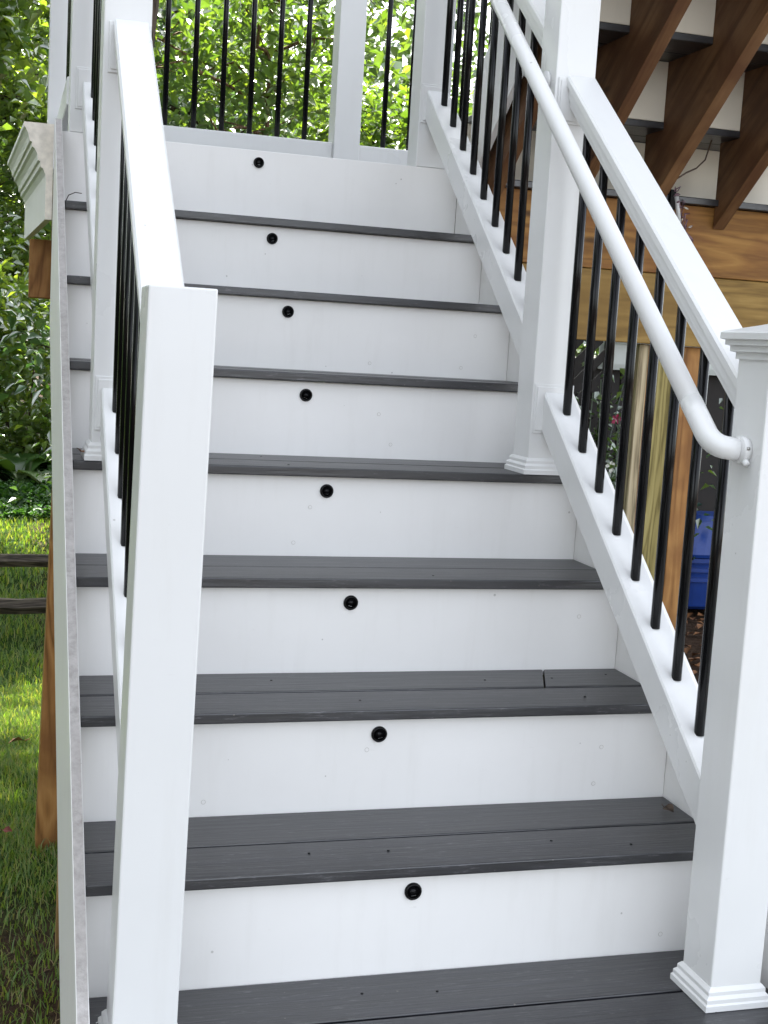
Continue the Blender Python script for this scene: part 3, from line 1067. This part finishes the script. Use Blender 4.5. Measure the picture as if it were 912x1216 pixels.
def leaves_mesh(name, pos, size, mat, up_bias=0.6, aspect=0.55, droop=0.25, shape='leaf'):
    """one small folded four-vertex leaf per position"""
    n = len(pos)
    size = np.broadcast_to(size, (n,))
    nrm = NP.normal(size=(n, 3))
    nrm /= np.linalg.norm(nrm, axis=1, keepdims=True)
    nrm[:, 2] = np.abs(nrm[:, 2]) + up_bias
    nrm /= np.linalg.norm(nrm, axis=1, keepdims=True)
    d = NP.normal(size=(n, 3))
    d -= nrm * np.sum(d * nrm, 1, keepdims=True)
    d /= np.linalg.norm(d, axis=1, keepdims=True)
    s = np.cross(nrm, d)
    L = size[:, None] * NP.uniform(0.7, 1.3, (n, 1))
    W = L * aspect * 0.5
    base = pos - d * L * 0.5
    tip = pos + d * L * 0.5 - np.array([0, 0, 1]) * L * droop
    fold = nrm * W * 0.45
    l = pos - d * L * 0.05 + s * W + fold
    r = pos - d * L * 0.05 - s * W + fold
    V = np.stack([base, l, tip, r], 1).reshape(-1, 3)
    idx = np.arange(n)[:, None] * 4
    F = np.concatenate([idx + np.array([0, 2, 1]), idx + np.array([0, 3, 2])], 1).reshape(-1, 3)
    return raw_mesh(name, V, F, mat)


def raw_mesh(name, V, F, mat):
    me = bpy.data.meshes.new(name)
    me.vertices.add(len(V))
    me.vertices.foreach_set('co', V.astype(np.float32).ravel())
    nf, k = F.shape
    me.loops.add(nf * k)
    me.loops.foreach_set('vertex_index', F.astype(np.int32).ravel())
    me.polygons.add(nf)
    me.polygons.foreach_set('loop_start', np.arange(0, nf * k, k, dtype=np.int32))
    me.polygons.foreach_set('loop_total', np.full(nf, k, dtype=np.int32))
    me.update()
    me.validate()
    me.materials.append(mat)
    return me


def link_mesh(name, me, parent):
    o = bpy.data.objects.new(name, me)
    C.objects.link(o)
    o.parent = parent
    if parent is not None:
        o.location = -wloc(parent)
    return o


def limb(p0, p1, n, wob, r):
    p0, p1 = np.array(p0, float), np.array(p1, float)
    pts = []
    for i in range(n + 1):
        t_ = i / n
        q = p0 * (1 - t_) + p1 * t_
        if 0 < i:
            q = q + r.normal(size=3) * wob * (0.3 + 0.7 * t_)
        pts.append(q)
    return pts


def tree(name, base, h, z0, spread, nl, leaf, lmat, bmat, trunk_r, label, cat, group, seed, n_limbs=14, spots=26, clump=0.32, stems=1, up=0.6, flat=1.0):
    r = np.random.default_rng(seed)
    bx, by = base
    bz = float(gz(bx, by)) - 0.06
    root = thing(name, (bx, by, bz), label, cat, group)
    bm = bmesh.new()
    tips = []
    for s_ in range(stems):
        top = (bx + r.normal() * spread * 0.18 * (1 + stems * 0.4), by + r.normal() * spread * 0.15, bz + h * r.uniform(0.8, 0.95))
        sb = (bx + (r.normal() * 0.10 if stems > 1 else 0), by + (r.normal() * 0.10 if stems > 1 else 0), bz)
        tp_ = limb(sb, top, 8, 0.035 * h / 3, r)
        tube([tuple(q) for q in tp_], [trunk_r * (1 - 0.82 * i / 8) / (stems ** 0.5) for i in range(9)], 8, bm)
        for _ in range(n_limbs // stems):
            f = r.uniform(z0 / h, 0.97)
            k = f * 8
            i0 = min(7, int(k))
            q0 = tp_[i0] + (tp_[i0 + 1] - tp_[i0]) * (k - i0)
            a = r.uniform(0, 2 * math.pi)
            L = spread * r.uniform(0.55, 1.0) * (0.55 + 0.45 * math.sin(math.pi * min(1, max(0.1, (f - z0 / h) / (1 - z0 / h)))))
            q1 = q0 + np.array([math.cos(a) * L, math.sin(a) * L, L * r.uniform(-0.05, 0.45) * flat])
            lp = limb(q0, q1, 5, 0.05 * L, r)
            tube([tuple(q) for q in lp], [trunk_r * 0.32 * (1 - 0.8 * i / 5) / (stems ** 0.5) + 0.003 for i in range(6)], 6, bm)
            for _ in range(max(2, spots // 6)):
                j = r.integers(1, 6)
                tw = lp[j] + r.normal(size=3) * np.array([0.30, 0.30, 0.20]) * L * 0.7
                tube([tuple(lp[j]), tuple((lp[j] + tw) / 2 + r.normal(size=3) * 0.02), tuple(tw)], [0.008, 0.006, 0.003], 4, bm, False)
                tips.append((lp[j] + tw) / 2)
                tips.append(tw)
        tips.append(tp_[-1])
    obj('trunk', bm, bmat, root)
    tips = np.array(tips)
    c = tips[r.integers(0, len(tips), nl)]
    off = r.normal(size=(nl, 3)) * np.array([1, 1, 0.55]) * clump * spread * r.uniform(0.35, 1.0, (nl, 1))
    pos = c + off
    pos[:, 2] = np.maximum(pos[:, 2], bz + 0.05 + 0.1 * r.random(nl))
    link_mesh('crown', leaves_mesh('crown', pos, leaf, lmat, up), root)
    return root


TG = 'trees behind the landing'
# woodland edge to the left of the place (outside the picture)
LG = 'trees along the left side of the garden'
for i_, (x_, y_, sd) in enumerate(((-7.2, -2.6, 71), (-7.6, 1.2, 72), (-7.0, 4.8, 73))):
    tree('garden_tree', (x_, y_), 8.5, 0.8, 2.3, 13000, 0.24, M['leaf_b'], M['bark'], 0.13, ['broad garden tree left of the path', 'broad garden tree left of the lawn', 'broad garden tree at the far left of the lawn'][i_], 'tree', LG, sd, 34, 30, 0.30)
# tall shade trees whose crowns stand above the picture
tree('shade_tree', (-0.10, 5.5), 13.5, 7.6, 3.0, 62000, 0.20, M['leaf_b'], M['bark'], 0.15, 'tall shade tree with its trunk behind the left railing', 'tree', TG, 21, 34, 30, 0.30)
tree('shade_tree', (5.2, 8.2), 12.0, 7.0, 3.0, 24000, 0.20, M['leaf_b'], M['bark'], 0.15, 'tall shade tree standing behind the upper flight of steps', 'tree', TG, 22, 34, 30, 0.30)
tree('shade_tree', (-5.2, 7.6), 12.0, 7.0, 3.0, 24000, 0.20, M['leaf_d'], M['bark'], 0.15, 'tall shade tree out on the lawn left of the stairs', 'tree', TG, 23, 34, 30, 0.30)
tree('shade_tree', (-1.6, 13.4), 10.5, 5.2, 1.9, 15000, 0.18, M['leaf_e'], M['bark'], 0.12, 'tall shade tree at the back of the lawn beyond the fence', 'tree', TG, 24, 30, 30, 0.28)
# understorey trees seen through the balusters
tree('slender_tree', (1.42, 8.9), 5.6, 0.9, 1.35, 5500, 0.115, M['leaf_a'], M['bark_red'], 0.045, 'slender reddish-stemmed tree seen between the landing balusters', 'tree', TG, 31, 26, 30, 0.30)
tree('leafy_tree', (2.35, 10.2), 5.0, 0.4, 1.5, 7000, 0.12, M['leaf_a'], M['bark'], 0.07, 'bright yellow-green leafy tree behind the landing post', 'tree', TG, 32, 26, 30, 0.30)
tree('leafy_tree', (0.75, 10.6), 5.4, 0.6, 1.6, 5000, 0.13, M['leaf_c'], M['bark'], 0.08, 'blue-green leafy tree behind the left landing balusters', 'tree', TG, 33, 26, 30, 0.30)
tree('leafy_tree', (3.7, 10.8), 5.2, 0.5, 1.6, 8000, 0.12, M['leaf_b'], M['bark'], 0.08, 'mid-green tree behind the narrow right bay of the landing railing', 'tree', TG, 34, 26, 30, 0.30)
tree('leafy_tree', (-0.75, 18.6), 8.0, 2.6, 2.0, 7000, 0.18, M['leaf_e'], M['bark'], 0.07, 'sunlit leafy tree at the upper left above the crown moulding', 'tree', TG, 35, 26, 30, 0.30)
tree('leafy_tree', (-3.6, 17.0), 7.5, 0.8, 2.0, 9000, 0.16, M['leaf_b'], M['bark'], 0.08, 'leafy tree farther left across the lawn', 'tree', TG, 36, 26, 30, 0.30)
tree('leafy_tree', (5.6, 11.5), 5.6, 0.5, 1.7, 12000, 0.11, M['leaf_d'], M['bark'], 0.08, 'dark leafy tree beyond the right end of the landing', 'tree', TG, 37, 26, 30, 0.30)
SG = 'shrubs at the back of the lawn'
tree('leafy_tree', (0.15, 20.6), 8.8, 1.0, 2.1, 8000, 0.19, M['leaf_e'], M['bark'], 0.07, 'tall leafy tree closing the view beyond the left skirt board', 'tree', TG, 38, 26, 30, 0.30)
tree('leafy_tree', (-1.7, 21.2), 8.8, 0.8, 2.1, 8000, 0.18, M['leaf_b'], M['bark'], 0.07, 'tall leafy tree at the back left corner of the garden', 'tree', TG, 39, 26, 30, 0.30)
tree('shrub', (-0.35, 15.7), 3.0, 0.15, 1.35, 7000, 0.14, M['leaf_e'], M['bark'], 0.04, 'rounded green shrub behind the white skirt board at the lawn edge', 'shrub', SG, 41, 24, 30, 0.26, 5)
tree('shrub', (0.9, 12.0), 2.2, 0.15, 1.1, 9000, 0.09, M['leaf_d'], M['bark'], 0.04, 'dark green shrub low behind the landing', 'shrub', SG, 42, 24, 30, 0.26, 5)
tree('shrub', (-2.2, 15.6), 2.6, 0.15, 1.3, 8000, 0.12, M['leaf_c'], M['bark'], 0.04, 'bluish shrub at the far left lawn edge', 'shrub', SG, 43, 24, 30, 0.26, 5)
tree('shrub', (2.6, 12.3), 2.4, 0.15, 1.2, 8000, 0.10, M['leaf_d'], M['bark'], 0.04, 'deep green shrub behind the landing post', 'shrub', SG, 44, 24, 30, 0.26, 5)


def hosta(x, y, n, size, seed, label, mat):
    r = np.random.default_rng(seed)
    z = float(gz(x, y))
    root = thing('hosta_plant', (x, y, z), label, 'plant', 'hostas along the lawn edge')
    V, F = [], []
    for i in range(n):
        a = r.uniform(0, 2 * math.pi)
        L = size * r.uniform(0.6, 1.1)
        h = size * r.uniform(0.3, 0.8)
        W = L * 0.36
        d = np.array([math.cos(a), math.sin(a), 0])
        s_ = np.array([-d[1], d[0], 0])
        b0 = len(V)
        c0 = np.array([x, y, z])
        for t_, w in ((0.15, 0.12), (0.45, 0.8), (0.7, 1.0), (0.9, 0.6)):
            q = c0 + d * L * t_ + np.array([0, 0, h * math.sin(t_ * 2.2)])
            V += [q - s_ * W * w + np.array([0, 0, 0.03 * w]), q, q + s_ * W * w + np.array([0, 0, 0.03 * w])]
        V.append(c0 + d * L * 1.05 + np.array([0, 0, h * 0.66]))
        for k in range(3):
            for m_ in range(2):
                o_ = b0 + k * 3 + m_
                F.append((o_, o_ + 1, o_ + 4))
                F.append((o_, o_ + 4, o_ + 3))
        F += [(b0 + 9, b0 + 10, b0 + 12), (b0 + 10, b0 + 11, b0 + 12)]
    link_mesh('leaves', raw_mesh('leaves', np.array(V), np.array(F), mat), root)
    return root


hosta(-0.42, 14.5, 46, 0.62, 51, 'pale-edged hosta at the lawn edge beside the skirt board', M['hosta'])
hosta(-1.05, 14.4, 40, 0.58, 52, 'hosta at the lawn edge by the left picture border', M['hosta'])
hosta(0.15, 14.4, 40, 0.58, 53, 'hosta at the lawn edge hidden partly by the stairs', M['hosta'])

# far wood that closes the view
def far_wood():
    n = 46000
    a = NP.uniform(-0.75, 0.95, n)
    dist = NP.uniform(25, 33, n)
    x = np.sin(a) * dist * 1.2
    y = np.cos(a) * dist
    y = np.maximum(y, 24.0 + NP.random(n) * 5)
    z = gz(x, y) + NP.uniform(0, 1, n) ** 0.8 * (10.5 + 1.5 * np.sin(x * 0.8) + 1.0 * np.sin(x * 2.1))
    cl = NP.normal(size=(n, 3)) * 0.25
    pos = np.stack([x, y, z], 1)
    # gather leaves in clumps
    ctr = pos[NP.integers(0, n, n // 60)]
    pos = ctr[NP.integers(0, len(ctr), n)] + NP.normal(size=(n, 3)) * np.array([0.75, 0.75, 0.5])
    me = leaves_mesh('far_wood', pos, 0.36, M['leaf_b'], 0.5, 0.6)
    o = link_mesh('far_wood', me, None)
    tag(o, 'distant wall of woodland foliage behind the garden trees', 'woodland', kind='stuff')


far_wood()


# ------------------------------------------------------------------ grass and ground cover
def blades(n, x0, x1, y0, y1, hh, ww, r):
    x = r.uniform(x0, x1, n)
    y = r.uniform(y0, y1, n)
    keep = np.ones(n, bool)
    # bare soil patch near the foot of the stairs
    bare = (y < 1.75 + 0.3 * (r.random(n) - 0.5)) & (x > -1.3)
    keep &= ~(bare & (r.random(n) < 0.5))
    keep &= ~((x > -0.42) & (y < 3.4))
    x, y = x[keep], y[keep]
    n = len(x)
    z = gz(x, y) - 0.004
    h = hh * r.uniform(0.45, 1.25, n)
    a = r.uniform(0, 2 * math.pi, n)
    lean = r.uniform(0.15, 0.95, n) * h
    d = np.stack([np.cos(a), np.sin(a), np.zeros(n)], 1)
    b = a + math.pi / 2 + r.normal(size=n) * 0.4
    s = np.stack([np.cos(b), np.sin(b), np.zeros(n)], 1)
    w = ww * r.uniform(0.6, 1.3, n)
    p0 = np.stack([x, y, z], 1)
    up_ = np.array([0, 0, 1.0])
    pm = p0 + d * (lean * 0.35)[:, None] + up_ * (h * 0.6)[:, None]
    pt = p0 + d * lean[:, None] + up_ * (h * 0.92)[:, None]
    V = np.stack([p0 - s * w[:, None], p0 + s * w[:, None], pm + s * (w * 0.8)[:, None], pm - s * (w * 0.8)[:, None], pt], 1).reshape(-1, 3)
    i = np.arange(n)[:, None] * 5
    F = np.concatenate([i + np.array([0, 1, 2]), i + np.array([0, 2, 3]), i + np.array([3, 2, 4])], 1).reshape(-1, 3)
    return V, F


rg = np.random.default_rng(77)
Vs, Fs, off = [], [], 0
for args in ((95000, -2.0, -0.40, 0.5, 5.2, 0.040, 0.0016), (46000, -3.6, 1.0, 3.2, 8.5, 0.055, 0.003), (34000, -4.5, 1.5, 8.0, 14.5, 0.07, 0.006), (12000, -4.5, -2.0, -1.5, 4.0, 0.065, 0.0035)):
    V, F = blades(*args, rg)
    Vs.append(V); Fs.append(F + off); off += len(V)
o = link_mesh('lawn_grass', raw_mesh('lawn_grass', np.concatenate(Vs), np.concatenate(Fs), M['grass']), None)
tag(o, 'short green lawn grass beside the stairs', 'grass', kind='stuff')

V, F = blades(2600, -1.5, -0.42, 0.5, 2.4, 0.05, 0.0014, rg)
V[:, 2] = (V[:, 2] - gz(V[:, 0], V[:, 1])) * 0.45 + gz(V[:, 0], V[:, 1])
M['straw'] = leaf_mat('dry_straw', ((0.16, 0.11, 0.05), (0.28, 0.21, 0.10), (0.36, 0.29, 0.16)), 0.2, 0.03, 0.6)
tag(link_mesh('dry_straw', raw_mesh('dry_straw', V, F, M['straw']), None), 'dry straw-coloured grass on the bare soil beside the stair foot', 'straw', kind='stuff')

n = 22000
x = NP.uniform(-3.2, 1.6, n)
y = 12.1 + NP.random(n) * 2.8 - 0.25 * np.sin(x * 3)
hgt = 0.16 + 0.10 * np.sin(x * 4.0) * np.sin(y * 3.1) + 0.06 * np.sin(x * 9 + y * 7)
pos = np.stack([x, y, gz(x, y) + hgt * NP.uniform(0.2, 1.0, n)], 1)
o = link_mesh('ground_cover', leaves_mesh('ground_cover', pos, 0.075, M['cover'], 1.2, 0.6), None)
tag(o, 'dark green creeping ground cover at the back of the lawn', 'ground cover', kind='stuff')

# ------------------------------------------------------------------ plants beyond the right railing
def flower_plant(x, y, h, n, fl, fmat, seed, label, leafsz=0.04):
    r = np.random.default_rng(seed)
    z = float(gz(x, y))
    root = thing('flowering_plant', (x, y, z), label, 'plant')
    bm = bmesh.new()
    tips = []
    for i in range(12):
        a = r.uniform(0, 2 * math.pi)
        q = np.array([x + math.cos(a) * h * 0.42 * r.random(), y + math.sin(a) * h * 0.42 * r.random(), z + h * r.uniform(0.5, 1.0)])
        m_ = (np.array([x, y, z]) + q) / 2 + r.normal(size=3) * 0.02
        tube([(x, y, z - 0.03), tuple(m_), tuple(q)], [0.005, 0.004, 0.002], 5, bm)
        tips += [m_, q, (m_ + q) / 2]
    obj('stem', bm, M['leaf_d'], root)
    tips = np.array(tips)
    pos = tips[r.integers(0, len(tips), n)] + r.normal(size=(n, 3)) * h * 0.13
    link_mesh('leaves', leaves_mesh('leaves', pos, leafsz, M['leaf_b'], 0.6), root)
    for i in range(fl):
        q = tips[r.integers(0, len(tips))] + r.normal(size=3) * h * 0.08 + np.array([0, -0.02, h * 0.08])
        bm = bmesh.new()
        for k in range(5):
            a = k * 2 * math.pi / 5 + r.uniform(0, 1)
            dx, dz = math.cos(a), math.sin(a)
            s_ = 0.016 * r.uniform(0.8, 1.2)
            c0 = Vector(q)
            vs = [bm.verts.new(c0), bm.verts.new(c0 + Vector((dx * s_ - dz * s_ * .5, -0.006, dz * s_ + dx * s_ * .5))), bm.verts.new(c0 + Vector((dx * s_ * 1.5, -0.004, dz * s_ * 1.5))), bm.verts.new(c0 + Vector((dx * s_ + dz * s_ * .5, -0.006, dz * s_ - dx * s_ * .5)))]
            bm.faces.new(vs)
        obj('flower', bm, fmat, root)
    return root


flower_plant(1.56, 3.05, 0.98, 160, 6, M['pink'], 61, 'pink-flowered plant in front of the lattice behind the railing')
flower_plant(1.66, 3.12, 0.84, 2600, 14, M['petal'], 62, 'leafy plant with small white flowers behind the right balusters')
flower_plant(1.42, 2.75, 0.42, 1600, 6, M['petal'], 63, 'low leafy plant behind the right bottom rail')

# ------------------------------------------------------------------ split rail fence
fence = thing('split_rail_fence', (-0.5, 7.0, -1.0), 'weathered two-rail timber fence crossing the lawn behind the stairs', 'fence')
fr_ = np.random.default_rng(5)
for z, th in ((-0.50, 0.046), (-0.80, 0.056)):
    for xa, xb in ((-5.2, -2.45), (-2.5, 0.25), (0.2, 2.95)):
        pts_ = [(xa + (xb - xa) * i / 7, 7.0 - 0.06 * (xa + (xb - xa) * i / 7) + fr_.normal() * 0.004, z + 0.05 * (xa + (xb - xa) * i / 7 + 0.5) * 0.5 + fr_.normal() * 0.006) for i in range(8)]
        bm = tube(pts_, [th * fr_.uniform(0.85, 1.1) for _ in range(8)], 6)
        for f in bm.faces: f.smooth = False
        obj('rail', bm, M['rail_wood'], fence)
for x in (-5.2, -2.47, 0.22, 2.95):
    obj('fence_post', box(x - 0.06, x + 0.06, 7.0 - 0.06 * x - 0.05, 7.0 - 0.06 * x + 0.05, -1.2, -0.22, 0.008), M['rail_wood'], fence)

# ------------------------------------------------------------------ small litter
def leaf_litter(name, loc, size, mt, label, seed, tilt=0.3):
    r = random.Random(seed)
    bm = bmesh.new()
    prof = [(0, 0), (0.2, 0.32), (0.45, 0.42), (0.75, 0.25), (1.0, 0.0)]
    L_, C_, R_ = [], [], []
    for t_, w in prof:
        zc = size * 0.12 * math.sin(t_ * 3)
        C_.append(bm.verts.new((size * (t_ - .5), 0, zc)))
        L_.append(bm.verts.new((size * (t_ - .5), size * w, zc + size * w * r.uniform(0.1, 0.6))))
        R_.append(bm.verts.new((size * (t_ - .5), -size * w, zc + size * w * r.uniform(0.0, 0.5))))
    for a, b_ in ((L_, C_), (C_, R_)):
        for i in range(4):
            try:
                bm.faces.new([a[i], a[i + 1], b_[i + 1], b_[i]])
            except ValueError:
                pass
    bmesh.ops.remove_doubles(bm, verts=bm.verts, dist=1e-5)
    tube([(-size * 0.5, 0, 0), (-size * 0.8, size * 0.1, size * 0.05)], size * 0.03, 5, bm)
    o = obj(name, bm, mt)
    o.location = loc
    o.rotation_euler = (tilt, 0.1, r.uniform(0, 6))
    tag(o, label, 'leaf', 'fallen leaves')


leaf_litter('fallen_leaf', (0.547, 0.425, R + 0.005), 0.026, M['bark'], 'small curled brown leaf at the right end of the second visible tread', 1)
leaf_litter('fallen_leaf', (-0.584, 3.50, float(gz(-.584, 3.5)) + 0.045), 0.07, M['dry'], 'brown fallen leaf on the sunlit lawn left of the stairs', 2)
leaf_litter('fallen_leaf', (-0.622, 2.15, float(gz(-.62, 2.15)) + 0.04), 0.03, M['dryred'], 'red fallen leaf on the grass near the left picture edge', 3)
leaf_litter('fallen_leaf', (-0.509, 0.15, 0.010), 0.030, M['dirtyblack'], 'dark shrivelled leaf beside the left front post', 4)
leaf_litter('fallen_leaf', (-0.508, 1.03, 4 * R + 0.012), 0.030, M['dry'], 'dry leaf caught beside the left middle post', 6)
o = obj('twig', tube([(-0.522, 1.80, 7 * R + 0.003), (-0.515, 1.77, 7 * R + 0.018), (-0.50, 1.75, 7 * R + 0.024), (-0.485, 1.74, 7 * R + 0.022)], 0.0012, 5), M['bark'])
tag(o, 'thin curved twig lying at the left end of the top tread', 'twig')
lr2 = np.random.default_rng(9)
n = 900
x = lr2.uniform(1.3, 3.4, n); y = lr2.uniform(2.1, 3.6, n)
pos = np.stack([x, y, gz(x, y) + 0.006 + 0.01 * lr2.random(n)], 1)
me = leaves_mesh('leaf_litter', pos, 0.045, M['dry'], 2.5, 0.6, 0.05)
tag(link_mesh('leaf_litter', me, None), 'scattered dry leaves on the bare soil under the landing', 'leaf litter', kind='stuff')
